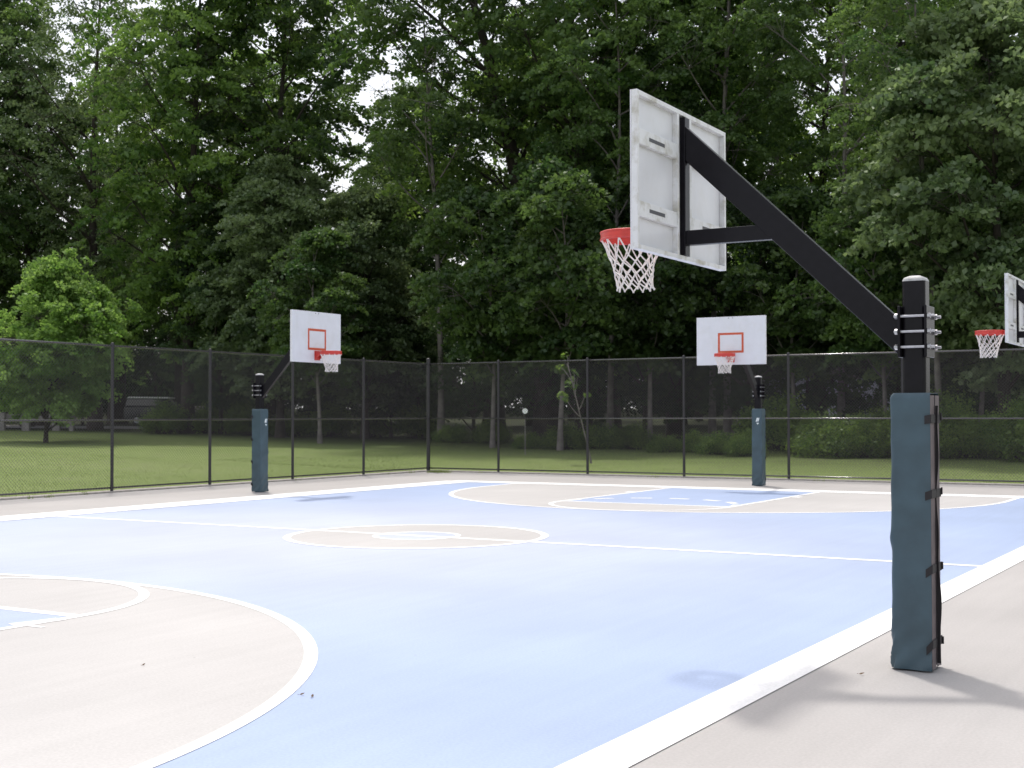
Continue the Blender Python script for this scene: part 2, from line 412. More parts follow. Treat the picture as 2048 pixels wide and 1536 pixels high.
b = MB(); b.box(FX - .30, FX + .10, -26, FY + .30, -.2, .035); tag(b.build('kerb', M['concrete'], bevel=.012), kind='structure')
b = MB(); b.box(FX + .10, 17, FY - .10, FY + .30, -.2, .035); tag(b.build('kerb', M['concrete'], bevel=.012), kind='structure')

# ------------------------------------------------------------------ basketball hoops
def rrect(x0, x1, y0, y1, r, n=5):
    pts = []
    for cx, cy, a in ((x1 - r, y1 - r, 0), (x0 + r, y1 - r, 90), (x0 + r, y0 + r, 180), (x1 - r, y0 + r, 270)):
        for i in range(n + 1): pts.append((cx + r * math.cos(R(a + 90 * i / n)), cy + r * math.sin(R(a + 90 * i / n))))
    return pts

def make_hoop(x, y, rz, over, label, seed, sway=(.02, 0)):
    rs = np.random.default_rng(seed)
    root = empty('basketball_hoop', (x, y, 0), rz)
    tag(root, label, 'basketball hoop', 'basketball hoops around the court')
    # post: rounded square tube, cap on top, its sky reflection painted pale
    b = MB(); pr = rrect(-.078, .078, -.078, .078, .028); b.prism_xy(pr, 0, 2.64)
    b.build('post', M['black'], root)
    b = MB(); n = len(pr); rings = [(1.0, 2.641), (.97, 2.652), (.86, 2.666), (.45, 2.680), (.02, 2.684)]
    vs = [(px * s, py * s, z) for s, z in rings for px, py in pr]
    fs = [(i * n + k, i * n + (k + 1) % n, (i + 1) * n + (k + 1) % n, (i + 1) * n + k) for i in range(4) for k in range(n)]
    b.add(vs, fs); b.build('post_cap', M['cap'], root, smooth=True)
    # arm, brace, channel
    d = over - 1.70
    sl = (3.865 - 2.38) / (1.66 - .1)
    b = MB(); b.prism_xz([(.099, 2.38), (.099, 2.13), (1.679 + d, 3.633), (1.679 + d, 3.893)], -.041, .041); b.build('arm', M['black'], root, bevel=.006)
    b = MB(); b.prism_xz([(1.679 + d, 3.11), (1.679 + d, 3.0), (.985 + d * .6, 3.0), (1.10 + d * .6, 3.11)], -.036, .036); b.build('brace', M['black'], root, bevel=.005)
    b = MB(); b.box(1.680 + d, 1.725 + d, -.042, .042, 2.925, 3.965); b.build('mount_channel', M['black'], root, bevel=.005)
    # clamp
    b = MB(); b.box(.080, .098, -.118, .118, 2.12, 2.47); b.build('clamp_plate', M['black'], root, bevel=.004)
    b = MB(); b.box(-.098, -.080, -.118, .118, 2.12, 2.47); b.build('clamp_plate', M['black'], root, bevel=.004)
    for z in (2.19, 2.295, 2.40):
        for s in (-1, 1):
            b = MB(); b.tube([(-.145, s * .098, z), (.125, s * .098, z)], .0095, 10)
            for xx in (-.110, .110): b.tube([(xx - .009, s * .098, z), (xx + .009, s * .098, z)], .019, 6)
            b.build('bolt', M['steel'], root)
    # pad : U-shaped vinyl sleeve with wrinkles
    outer = [(-.118, -.128)] + [(-.02, -.13)] + [(p[0], p[1]) for p in rrect(-.3, .152, -.13, .13, .032, 5) if p[0] > .1 and p[1] < 0] \
        + [(p[0], p[1]) for p in rrect(-.3, .152, -.13, .13, .032, 5) if p[0] > .1 and p[1] > 0] + [(-.02, .13), (-.118, .128)]
    # densify
    dense = []
    for p, q in zip(outer[:-1], outer[1:]):
        k = max(1, int(math.dist(p, q) / .03))
        for i in range(k): dense.append((p[0] + (q[0] - p[0]) * i / k, p[1] + (q[1] - p[1]) * i / k))
    dense.append(outer[-1])
    nz = 130; vs = []; m = len(dense); ph = rs.uniform(0, 6, 8)
    for j in range(nz):
        z = .012 + 1.865 * j / (nz - 1); t = z / 1.88
        low = max(0, 1 - z / .45)
        for i, (px, py) in enumerate(dense):
            a = i / (m - 1) * 6.0
            w = .0012 * math.sin(9 * z + 2.0 * a + ph[0]) + .0013 * math.sin(21 * z - 3 * a + ph[1])
            w += .010 * low * (math.sin(34 * z - 5.5 * a + ph[2]) ** 3) + .004 * math.exp(-((z - .62 - .07 * a) / .035) ** 2) + .004 * math.exp(-((z - .55 - .09 * a) / .06) ** 2)
            ins = -.016 * math.exp(-((1.88 - z) / .018) ** 2)
            s = 1 + (w + ins) / .13 + .05 * low * .5
            vs.append((px * s if px > -.1 else px, py * s, z))
    inner = [(-.118, .084), (.09, .084), (.09, -.084), (-.118, -.084)]
    b = MB(); fs = [(j * m + i, j * m + i + 1, (j + 1) * m + i + 1, (j + 1) * m + i) for j in range(nz - 1) for i in range(m - 1)]
    b.add(vs, fs)
    pad = b.build('pad', M['pad'], root, smooth=True)
    b = MB()
    top = [vs[(nz - 1) * m + i] for i in range(m)]
    b.add([(p[0], p[1], 1.8765) for p in top] + [(q[0], q[1], 1.874) for q in inner], [tuple(range(m + 4))])
    b.build('pad_top', M['pad'], pad)
    for s in (-1, 1):
        b = MB(); b.box(-.1195, -.1172, min(s * .012, s * .127), max(s * .012, s * .127), .02, 1.86); b.build('pad_edge', M['padedge'], pad)
    # laces: straps round the open back and a loose flap
    for z, tl in ((1.70, .0), (1.19, .06), (.68, .15), (.17, .25)):
        b = MB(); t = tl * .25
        for s in (-1, 1):
            b.add([(-.082, s * .1345, z - .035 - t * .3), (-.122, s * .1335, z - .028 + t * .3), (-.122, s * .1335, z + .03 + t * .3), (-.082, s * .1345, z + .022 - t * .3),
                   (-.082, s * .1375, z - .035 - t * .3), (-.124, s * .1365, z - .028 + t * .3), (-.124, s * .1365, z + .03 + t * .3), (-.082, s * .1375, z + .022 - t * .3)],
                  [(0, 1, 2, 3), (7, 6, 5, 4), (0, 4, 5, 1), (3, 2, 6, 7), (0, 3, 7, 4), (1, 5, 6, 2)])
        b.box(-.1275, -.1225, -.1365, .1365, z - .028 + t * .3, z + .03 + t * .3)
        b.box(-.138, -.1280, -.137, -.122, z - .01, z + .04)
        b.build('strap', M['strap'], pad)
    b = MB(); pts = []
    for j in range(48):
        z = .05 + 1.74 * j / 47; wv = .014 + .006 * math.sin(5 * z + ph[3]) + .005 * math.sin(13 * z + ph[4]) + .012 * max(0, 1 - z / 1.2)
        for s in (0, 1): pts.append((-.124 - wv * s, .002 + .004 * s, z))
        for s in (1, 0): pts.append((-.124 - wv * s, .006 + .004 * s, z))
    b.add(pts, [(4 * j + k, 4 * j + (k + 1) % 4, 4 * j + 4 + (k + 1) % 4, 4 * j + 4 + k) for j in range(47) for k in range(4)])
    b.build('flap', M['strap'], pad)
    # maker's sticker on the court side of the pad: slanted white block, split, small block of letters under it
    def patch(y0, y1, z0, z1, slant):
        return [(.1585, y0 - slant, z0), (.1585, y1 - slant, z0), (.1585, y1 + slant, z1), (.1585, y0 + slant, z1)]
    b = MB()
    for y0, y1 in ((-.005, .028), (.036, .062)): b.add(patch(y0, y1, 1.565, 1.655, .014), [(0, 1, 2, 3)])
    b.add([(.1585, .002, 1.535), (.1585, .058, 1.535), (.1585, .050, 1.508), (.1585, .044, 1.508), (.1585, .038, 1.490), (.1585, .030, 1.490), (.1585, .024, 1.512), (.1585, .008, 1.515)], [tuple(range(8))])
    b.build('sticker', M['sticker'], pad)
    # backboard
    xb, xf = over, over + .056; hw = .846; z0, z1 = 2.89, 4.01
    b = MB(); b.box(xf - .012, xf, -hw, hw, z0, z1)
    board = b.build('backboard', M['white'], root, bevel=.003)
    b = MB(); e = .034
    b.box(xb, xf - .0125, -hw + .001, -hw + e, z0 + .001, z1 - .001); b.box(xb, xf - .0125, hw - e, hw - .001, z0 + .001, z1 - .001)
    b.box(xb, xf - .0125, -hw + e, hw - e, z1 - e, z1 - .001); b.box(xb, xf - .0125, -hw + e, hw - e, z0 + .001, z0 + e)
    b.build('frame', M['whiteback'], board, bevel=.002)
    for s in (-1, 1):
        b = MB(); b.box(xb + .002, xf - .0128, min(s * .100, s * .135), max(s * .100, s * .135), z0 + e, z1 - e); b.build('rib', M['whiteback'], board)
        for zc in (3.69, 3.18):
            b = MB(); ya, yb = (.1355, hw - e - .0005); b.box(xb + .006, xf - .0128, min(s * ya, s * yb), max(s * ya, s * yb), zc - .055, zc + .055)
            bar = b.build('slotted_bar', M['whiteback'], board, bevel=.003)
            b = MB(); b.box(xb + .0045, xb + .0065, min(s * .36, s * .63), max(s * .36, s * .63), zc - .013, zc + .013); b.build('slot', M['slot'], bar)
    for s in (-1, 1):
        b = MB(); b.box(xb + .0335, xb + .040, min(s * .0425, s * .0995), max(s * .0425, s * .0995), z0 + e, z1 - e); b.build('mount_flange', M['whiteback'], board)
    b = MB(); tw, ta, tb, th = .315, 3.165, 3.635, .05
    b.box(xf + .0003, xf + .0022, -tw, -tw + th, ta, tb); b.box(xf + .0003, xf + .0022, tw - th, tw, ta, tb)
    b.box(xf + .0003, xf + .0022, -tw + th, tw - th, tb - th, tb); b.box(xf + .0003, xf + .0022, -tw + th, tw - th, ta, ta + th)
    b.build('target_square', M['target'], board)
    for yy in (-.05, .05):
        b = MB(); b.tube([(xf, yy, z1 - .035), (xf + .008, yy, z1 - .035)], .010, 8); b.build('board_bolt', M['slot'], board)
    # rim: two steel rings with a band between, bracket plate
    cx, rz_ = xf + .385, .236
    b = MB()
    for z in (3.128, 3.075):
        b.tube([(cx + rz_ * math.cos(t), rz_ * math.sin(t), z) for t in np.linspace(0, 2 * PI, 48, endpoint=False)], .0095, 8, closed=True)
    for rr_ in (rz_ - .004, rz_ + .004):
        vs = [(cx + rr_ * math.cos(t), rr_ * math.sin(t), z) for z in (3.078, 3.125) for t in np.linspace(0, 2 * PI, 48, endpoint=False)]
        b.add(vs, [(k, (k + 1) % 48, 48 + (k + 1) % 48, 48 + k) for k in range(48)])
    rim = b.build('rim', M['red'], root, smooth=True)
    b = MB(); b.box(xf + .0025, xf + .014, -.092, .092, 2.945, 3.150)
    b.add([(xf + .0142, -.075, 3.135), (xf + .0142, .075, 3.135), (cx - rz_ * .93, .10, 3.135), (cx - rz_ * .93, -.10, 3.135),
           (xf + .0142, -.075, 3.120), (xf + .0142, .075, 3.120), (cx - rz_ * .93, .10, 3.120), (cx - rz_ * .93, -.10, 3.120)],
          [(0, 1, 2, 3), (7, 6, 5, 4), (0, 4, 5, 1), (1, 5, 6, 2), (2, 6, 7, 3), (3, 7, 4, 0)])
    for s in (-1, 1):
        b.add([(xf + .0142, s * .07, 2.96), (xf + .0142, s * .07, 3.118), (cx - rz_ * .97, s * .07, 3.118), (cx - rz_ * .97, s * .07, 3.07),
               (xf + .0142, s * .078, 2.96), (xf + .0142, s * .078, 3.118), (cx - rz_ * .97, s * .078, 3.118), (cx - rz_ * .97, s * .078, 3.07)],
              [(0, 1, 2, 3), (7, 6, 5, 4), (0, 4, 5, 1), (1, 5, 6, 2), (2, 6, 7, 3), (3, 7, 4, 0)])
    b.build('rim_bracket', M['red'], rim)
    # net
    N = 12; zs = [3.062, 2.945, 2.885, 2.835, 2.785, 2.735, 2.69]; rn = [.232, .186, .166, .152, .142, .136, .138]
    jit = rs.normal(0, .006, (len(zs), N, 3))
    def npt(l, i):
        i %= N; a = 2 * PI * (i + .5 * (l % 2)) / N; k = (3.062 - zs[l]) / .37
        return np.array([cx + rn[l] * math.cos(a) + sway[0] * k ** 1.3, rn[l] * math.sin(a) + sway[1] * k ** 1.3, zs[l]]) + jit[l, i] * (k > 0)
    b = MB()
    for l in range(len(zs) - 1):
        for i in range(N):
            for j in ((i, i + 1) if l % 2 else (i - 1, i)):
                p, q = npt(l, i), npt(l + 1, j)
                if l == 0: p = p + np.array([0, 0, .012])
                mid = (p + q) / 2; cxy = np.array([cx + sway[0] * .5, sway[1] * .5, mid[2]]); mid = mid - (mid - cxy) * .03
                b.tube([p, mid, q], .0058, 5)
    for i in range(N):  # knots where the bottom cords meet
        p = npt(len(zs) - 1, i); b.tube([p + np.array([0, 0, .006]), p - np.array([0, 0, .008])], [.009, .007], 6)
    b.build('net', M['net'], root)
    return root

make_hoop(8.614, -6.522, PI, 1.70, 'nearest basketball hoop, seen from behind on a black post with blue green pad at right', 1, sway=(-.035, .015))
make_hoop(-.305, 15.15, -PI / 2, 1.80, 'white basketball hoop facing the court at the far baseline in front of the back fence', 2)
make_hoop(-9.262, 7.234, 0, 1.585, 'basketball hoop on the left sideline, its white board turned right toward the court', 3)
make_hoop(8.66, 7.50, PI, 1.70, 'basketball hoop cut off by the right edge, only rim, net and board edge showing', 4, sway=(.03, 0))

# ------------------------------------------------------------------ chain link fences
FH = 3.33
def mesh_panel(w, h, pitch=.0566, r=.0028):
    """diagonal weave of round wires clipped to a w x h panel, in the local xz plane"""
    b = MB()
    for sgn, yo in ((1, -.0028), (-1, .0028)):
        n = int((w + h) / (pitch * math.sqrt(2))) + 1
        for k in range(n + 1):
            c = k * pitch * math.sqrt(2)
            # line x + z = c (clipped), mirrored for the other family
            p = (max(0, c - h), min(h, c)); q = (min(w, c), max(0, c - w))
            if q[0] - p[0] < .01: continue
            a, d = (p, q)
            if sgn < 0: a, d = ((w - p[0], p[1]), (w - q[0], q[1]))
            b.tube([(a[0], yo, a[1]), (d[0], yo, d[1])], r, 4, caps=False)
    return b
def make_fence(origin, rz, n_posts, first, step, label, corner):
    """runs along local +x from the corner; posts at first + k*step"""
    root = empty('chain_link_fence', origin, rz); tag(root, label, 'fence')
    xs = [0.0] + [first + k * step for k in range(n_posts)]
    post = None
    for x in xs[1:]:
        if post is None:
            b = MB(); b.tube([(0, 0, -.05), (0, 0, FH - .02)], .037, 12); b.lathe([(.040, FH - .04), (.040, FH + .0), (.03, FH + .025), (.004, FH + .035)], 12)
            post = b.build('post', M['postm'], root, loc=(x, 0, 0))
        else:
            c = post.copy(); C.objects.link(c); c.parent = root; c.location = (x, 0, 0)
    if corner:
        b = MB(); b.tube([(0, 0, -.05), (0, 0, FH + .06)], .058, 16)
        b.lathe([(.060, FH + .05), (.064, FH + .09), (.05, FH + .125), (.005, FH + .145)], 16); b.build('corner_post', M['postm'], root)
    end = xs[-1]
    for nm, z, r in (('top_rail', FH - .045, .024), ('mid_rail', 1.61, .022), ('bottom_rail', .085, .020)):
        b = MB(); b.tube([(.05, -.03 if nm != 'top_rail' else 0, z), (end, -.03 if nm != 'top_rail' else 0, z)], r, 12); rail = b.build(nm, M['rail'], root, smooth=True)
        if nm != 'bottom_rail':   # wire ties that knuckle over the rail
            b = MB()
            x = .1
            while x < end:
                yy = -.03 if nm != 'top_rail' else 0
                b.tube([(x + (.0 if a < 180 else .004), yy + (r + .002) * math.cos(R(a)), z + (r + .002) * math.sin(R(a))) for a in range(0, 360, 60)], .0022, 4, closed=True); x += .0801
            b.build('wire_tie', M['vinyl'], rail)
    first_p = {}
    for a, d in zip(xs[:-1], xs[1:]):
        w = round(d - a, 3)
        if w not in first_p:
            o = mesh_panel(w, FH - .10).build('chain_link_mesh', M['vinyl'], root, loc=(a, .045, .06)); first_p[w] = o
        else:
            c = first_p[w].copy(); C.objects.link(c); c.parent = root; c.location = (a, .045, .06)
    return root
make_fence((FX, FY, .02), 0, 9, 2.52, 2.985, 'black chain link fence along the back of the court before the dark woods', True)
make_fence((FX, FY, .02), -PI / 2, 11, 3.32, 3.14, 'black chain link fence on the left side of the court before the open lawn', False)

# ------------------------------------------------------------------ trees
def leaf_quads(rs, P, size, up=.75, droop=None):
    n = len(P)
    nrm = rs.normal(0, 1, (n, 3)); nrm /= np.linalg.norm(nrm, axis=1, keepdims=True)
    nrm = nrm + np.array([0, 0, up]); nrm /= np.linalg.norm(nrm, axis=1, keepdims=True)
    d = rs.normal(0, 1, (n, 3)); d -= nrm * (d * nrm).sum(1, keepdims=True); d /= np.linalg.norm(d, axis=1, keepdims=True)
    w = np.cross(nrm, d)
    l = (size * rs.uniform(.7, 1.3, n))[:, None]
    fold = nrm * l * .12
    return np.stack([P - d * l * .5, P + w * l * .38 + fold, P + d * l * .55, P - w * l * .38 + fold], 1)

def make_tree(name, seed, H, r0, zlow, cr, bark, leafm, npuff=28, ncl=26, leaf=.17, per=64, lean=(0, 0), wob=.4,
              puff=(.26, .42), flat=.72, cone=.35, bias=.5, keep=.86, spray=(.62, .20), gap=None):
    """trunk that divides into rising limbs, each ending in a billow of drooping leaf sprays"""
    rs = np.random.default_rng(seed)
    root = empty(name)
    n = 12; t = np.linspace(0, 1, n)
    ph = rs.uniform(0, 6, 4)
    path = np.stack([lean[0] * t ** 1.4 + wob * (np.sin(3 * t + ph[0]) - math.sin(ph[0])) * t, lean[1] * t ** 1.4 + wob * (np.sin(4 * t + ph[1]) - math.sin(ph[1])) * t, H * .86 * t], 1)
    rad = r0 * (1 - .90 * t ** .9) + .012
    rad[0] *= 1.35
    b = MB(); b.tube(path, rad, 9, caps=False)
    zc = (zlow + H) / 2; hz = (H - zlow) / 2
    cen = []; pid = []; out = []
    for i in range(npuff):
        u = (i + .5) / npuff; h = -1 + 2 * u
        az = i * 2.399963 + rs.uniform(-.45, .45)
        if gap is not None and h < .75 and abs((az - gap + PI) % (2 * PI) - PI) < R(58): continue
        ring = math.sqrt(max(.02, 1 - h * h * .86)); frac = rs.uniform(.42, .95)
        wide = cr * (1 - cone * max(0, h + .1)) * (1 - .12 * max(0, -h))
        tx = np.interp(zc + h * hz, path[:, 2], path[:, 0]); ty = np.interp(zc + h * hz, path[:, 2], path[:, 1])
        rp = cr * rs.uniform(*puff) * (1 - .25 * abs(h))
        hd = max(0, wide * ring * frac - rp * .35)
        pc = np.array([tx + hd * math.cos(az), ty + hd * math.sin(az), zc + h * (hz - rp * .5) + rs.uniform(-.4, .4)])
        # limb
        zs_ = max(zlow * .55, min(H * .84, pc[2] - hd * rs.uniform(.55, .95) - .4))
        p0 = np.array([np.interp(zs_, path[:, 2], path[:, k]) for k in range(3)])
        q = np.linspace(0, 1, 6); dv = pc - p0; Lb = np.linalg.norm(dv)
        lp = p0 + np.outer(q, dv) + np.outer(np.sin(PI * q) * .07 * Lb, [0, 0, -1 if rs.random() < .6 else 1]) + np.outer(np.sin(2.6 * q + az) * .05 * Lb * q, [-math.sin(az), math.cos(az), 0])
        rb = min(.55 * np.interp(zs_, path[:, 2], rad), .014 * Lb + .014)
        b.tube(lp, rb * (1 - .8 * q) + .006, 6, caps=False)
        lc = lp[-1]
        g = rs.normal(0, 1, (ncl, 3)); g[:, 2] += .25; g /= np.linalg.norm(g, axis=1, keepdims=True)
        rr_ = rp * (rs.uniform(.25, 1.12, ncl) ** .6)[:, None]
        cc = lc + g * rr_ * np.array([1.12, 1.12, flat])
        cc[:, 2] -= .10 * ((cc[:, 0] - tx) ** 2 + (cc[:, 1] - ty) ** 2) ** .5 * rs.uniform(.2, 1.0, ncl) * .5
        for k in range(0, ncl, 2):
            w0 = lp[4] if k % 4 else lc
            b.tube([w0, (w0 + cc[k]) / 2 + np.array([0, 0, .06 * rp]), cc[k]], [rb * .16 + .005, rb * .10 + .004, .004], 3, caps=False)
        cen.append(cc); pid += [i] * ncl; out.append(g)
    b.build('trunk', bark, root, smooth=True)
    cen = np.concatenate(cen); pid = np.array(pid); out = np.concatenate(out); nc = len(cen)
    ok = rs.random(nc) < keep; cen, pid, out = cen[ok], pid[ok], out[ok]; nc = len(cen)
    cs = rs.uniform(.6, 1.35, nc); cnt = np.maximum(6, per * cs ** 1.5).astype(int); idx = np.repeat(np.arange(nc), cnt)
    g = rs.normal(0, 1, (len(idx), 3)); g /= np.linalg.norm(g, axis=1, keepdims=True); g *= (rs.random(len(idx)) ** .5)[:, None]
    off = g * np.array([spray[0], spray[0], spray[1]]) * cs[idx][:, None] * (cr / 6) ** .35
    sl = -.55 * np.clip(out[:, :2], -1, 1) + rs.normal(0, .22, (nc, 2))       # sprays dip away from the limb
    off[:, 2] += off[:, 0] * sl[idx, 0] + off[:, 1] * sl[idx, 1] - .22 * (off[:, 0] ** 2 + off[:, 1] ** 2)
    P = cen[idx] + off; P[:, 2] = np.maximum(P[:, 2], .15)
    V = leaf_quads(rs, P, leaf, up=.55)
    pt = rs.normal(bias, .18, npuff); ct = np.clip(pt[pid] + rs.normal(0, .17, nc), 0, 1)
    tint = np.clip(ct[idx] + rs.normal(0, .14, len(idx)), 0, 1)
    quads_obj('crown', V, leafm, tint, root)
    return root

def put(root, lat, depth, rz, sc, label=None, cat='tree', group=None, first=set()):
    if root.name in first: o = copy_tree(root)
    else: first.add(root.name); o = root
    x, y, z = place(lat, depth)
    o.location = (x, y, z - .05); o.rotation_euler = (0, 0, rz); o.scale = (sc, sc, sc) if np.isscalar(sc) else sc
    tag(o, label, cat, group)
    return o
rs = np.random.default_rng(11)

PX = lambda px, d: (px - 1024) / 2644.95 * d                         # across-distance of a sight line in the photo

V1 = make_tree('deciduous_tree', 21, 30, .36, 4.5, 7.4, M['bark'], M['leafA'], npuff=42, ncl=28, puff=(.28, .44), cone=.2, leaf=.235, per=52)
V2 = make_tree('deciduous_tree', 22, 29, .34, 4.0, 7.0, M['bark'], M['leafB'], npuff=42, ncl=28, puff=(.28, .44), cone=.2, leaf=.235, per=52)
V3 = make_tree('deciduous_tree', 23, 31, .68, 7.0, 8.2, M['bark'], M['leafA'], npuff=44, ncl=28, gap=R(88), lean=(4.2, 0), wob=.7, puff=(.28, .42), cone=.2, leaf=.235, per=52)
V4 = make_tree('deciduous_tree', 24, 27, .16, 9.0, 5.2, M['palebark'], M['leafB'], npuff=20, wob=.5)
V5 = make_tree('deciduous_tree', 25, 29, .36, 5.0, 7.2, M['bark'], M['leafC'], npuff=36, ncl=22, keep=.85, per=46, puff=(.25, .40))
V6 = make_tree('deciduous_tree', 26, 17, .26, 2.2, 6.6, M['bark'], M['leafC'], npuff=34, ncl=28, leaf=.225, per=64, flat=.55, bias=.6)
U1 = make_tree('understory_tree', 31, 10, .10, 1.4, 3.4, M['bark'], M['leafU'], npuff=14, ncl=20, leaf=.14, puff=(.32, .46))
U2 = make_tree('understory_tree', 32, 8, .09, .8, 3.2, M['bark'], M['leafU'], npuff=13, ncl=20, leaf=.14, puff=(.32, .46), bias=.35)

U3 = make_tree('edge_tree', 33, 12, .11, 3.2, 3.9, M['palebark'], M['leafB'], npuff=20, ncl=22, leaf=.22, per=46, puff=(.28, .42), bias=.45, flat=.55)
F = []  # front trees: (proto, px, depth, rz, scale, label)
front = [
 (V5, 55, 82, 0.4, 1.0, 'tall thin leaved tree at far left with sky showing through its dark branches'),
 (V5, 190, 79, 2.2, 1.05, 'grey green tree above the young bright tree, second from the left'),
 (V1, 375, 74, 1.0, 1.02, 'bright green tall tree left of the left sideline hoop'),
 (V2, 540, 76, 2.4, 1.06, 'dark tall tree directly above the left sideline hoop post'),
 (V6, 560, 69, 4.2, .88, 'shorter tree with pale level sprays above the left sideline backboard'),
 (V6, 730, 68, 1.2, .78, 'bushy tree under the largest sky gap, right of the left backboard'),
 (V4, 882, 65, .6, 1.0, 'slim pale trunked tree just right of the fence corner post'),
 (V3, 1100, 67, 3.7, 1.02, 'big dark tree in the centre with a leaning thick trunk'),
 (V2, 1168, 66, 5.1, 1.08, 'thick trunked dark tree right of the central leaning tree'),
 (V4, 1220, 62, 2.0, .95, 'slim pale trunk between the centre trees and the far backboard'),
 (V4, 1424, 62, 3.3, .98, 'slim trunk left under the far baseline backboard'),
 (V4, 1455, 60, 4.4, 1.05, 'pale trunk directly below the far baseline net'),
 (V1, 1350, 68, 5.4, 1.05, 'leafy green tree behind the nearest backboard'),
 (V1, 1640, 70, .2, 1.0, 'tall green tree above the far backboard and the long arm'),
 (V4, 1682, 58, 1.4, 1.02, 'slim trunk between the far backboard and the nearest post'),
 (V3, 1850, 66, 1.9, .95, 'tall dark tree behind the nearest hoop post'),
 (V4, 1878, 48, 5.7, .80, 'leaning slim trunk just right of the nearest hoop post'),
 (V6, 2010, 47, .3, .98, 'big maple at the right edge with pale drooping boughs'),
 (V1, 2140, 62, 3.0, 1.0, 'tall leafy tree at the far right edge behind the maple'),
 (U3, 640, 62, .5, .85, 'small leafy tree at the wood edge right of the left sideline backboard'),
 (U3, 985, 58, 1.9, .95, 'small leafy tree under the dark centre trees, left of the sapling'),
 (U3, 1120, 55, 3.0, 1.0, 'small leafy tree with boughs hanging above the sapling'),
 (U3, 1300, 57, 4.4, 1.0, 'small leafy tree below the nearest rim and net'),
 (U3, 1590, 55, 5.2, .9, 'small leafy tree right of the far baseline backboard'),
 (U3, 1770, 51, .9, .85, 'small leafy tree under the long arm, left of the nearest post'),
 (U3, 1960, 50, 2.6, .9, 'small leafy tree behind the rim at the right edge'),
 (V2, -60, 80, 3.6, 1.0, 'dark tree cut off by the left edge of the view'),
]
for p, px, d, rz, s, lab in front: put(p, PX(px, d), d, rz, s, lab, group='trees along the edge of the wood')
for i, px in enumerate([-120, 45, 225, 375, 510, 830, 980, 1090, 1200, 1365, 1530, 1695, 1860, 2025, 2190]):
    d = 86 + rs.uniform(-3, 6); p = (V1, V2, V3, V5)[i % 4]
    put(p, PX(px + rs.uniform(-40, 40), d), d, rs.uniform(0, 6), rs.uniform(.76, .95), 'tall tree in the second row of the wood, mostly hidden by trees in front', group='second row of trees in the wood')
for i, px in enumerate([-100, 260, 480, 860, 1100, 1340, 1580, 1820, 2060, 2240]):
    d = 101 + rs.uniform(-3, 8); p = (V2, V1, V5)[i % 3]
    put(p, PX(px + rs.uniform(-60, 60), d), d, rs.uniform(0, 6), rs.uniform(.62, .8), 'tall tree deep in the wood, glimpsed through gaps between nearer crowns', group='deep trees in the wood')
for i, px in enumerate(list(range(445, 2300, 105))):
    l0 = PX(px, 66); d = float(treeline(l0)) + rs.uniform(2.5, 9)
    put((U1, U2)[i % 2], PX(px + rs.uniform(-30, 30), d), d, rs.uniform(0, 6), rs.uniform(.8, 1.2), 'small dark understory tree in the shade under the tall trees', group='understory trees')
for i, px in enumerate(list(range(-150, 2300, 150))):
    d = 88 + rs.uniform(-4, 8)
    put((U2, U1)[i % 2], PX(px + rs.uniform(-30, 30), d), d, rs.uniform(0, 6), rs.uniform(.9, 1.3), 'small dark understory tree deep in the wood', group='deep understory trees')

# young bright tree on the lawn
Y1 = make_tree('young_tree', 41, 7.9, .08, .9, 4.0, M['bark'], M['leafY'], npuff=32, ncl=26, leaf=.15, per=70, cone=.62, puff=(.28, .42), bias=.55, spray=(.5, .22))
put(Y1, PX(92, 60), 60, .8, 1.06, 'young bright green tree standing alone on the left lawn')
# sapling by the back fence
S1 = make_tree('sapling', 42, 4.0, .018, 2.0, .7, M['palebark'], M['leafS'], npuff=7, ncl=4, leaf=.15, per=9, lean=(-1.3, .2), wob=.25, puff=(.2, .3), keep=.4, spray=(.3, .2))
put(S1, PX(1182, 45), 45, .5, 1.0, 'thin leaning sapling with few leaves just behind the back fence')
# shrubs
def make_shrub(seed, H, W_, n=70, per=70):
    r_ = np.random.default_rng(seed); root = empty('shrub'); b = MB(); cen = []
    for i in range(n):
        a = r_.uniform(0, 2 * PI); rr_ = W_ * math.sqrt(r_.random()); h = H * (1 - .55 * (rr_ / W_) ** 2) * r_.uniform(.45, 1.05)
        p = np.array([rr_ * math.cos(a), rr_ * math.sin(a), h]); b.tube([(p[0] * .25, p[1] * .25, 0), (p[0] * .7, p[1] * .7, h * .55), p], [.014, .009, .004], 4, caps=False)
        cen.append(p); cen.append(p * np.array([.85, .85, .6]))
    b.build('stem', M['bark'], root)
    cen = np.array(cen); idx = np.repeat(np.arange(len(cen)), per)
    g = r_.normal(0, 1, (len(idx), 3)) * np.array([.20, .20, .15]); P = cen[idx] + g; P[:, 2] = np.maximum(P[:, 2], .06)
    ct = np.clip(r_.normal(.45, .3, len(cen)), 0, 1); tint = np.clip(ct[idx] + r_.normal(0, .15, len(idx)), 0, 1)
    quads_obj('foliage', leaf_quads(r_, P, .10), M['leafS'], tint, root); return root
B1, B2, B3 = make_shrub(51, 1.9, 1.5), make_shrub(52, 1.5, 1.7), make_shrub(53, 2.3, 1.4)
SL = 'leafy green shrub in the low thicket behind the back fence, right side'
for i, (px, d) in enumerate([(1585, 54), (1625, 52), (1672, 51), (1715, 53), (1755, 51), (1800, 52), (1845, 50), (1890, 51), (1935, 49), (1975, 50), (2020, 47), (2065, 48), (2110, 46), (1700, 56), (1780, 56), (1860, 55), (1950, 54), (2030, 53), (1520, 58), (1560, 60)]):
    put((B1, B2, B3)[i % 3], PX(px, d), d - 4.5, rs.uniform(0, 6), rs.uniform(.62, 1.15), SL, 'shrub', 'shrubs in the thicket')
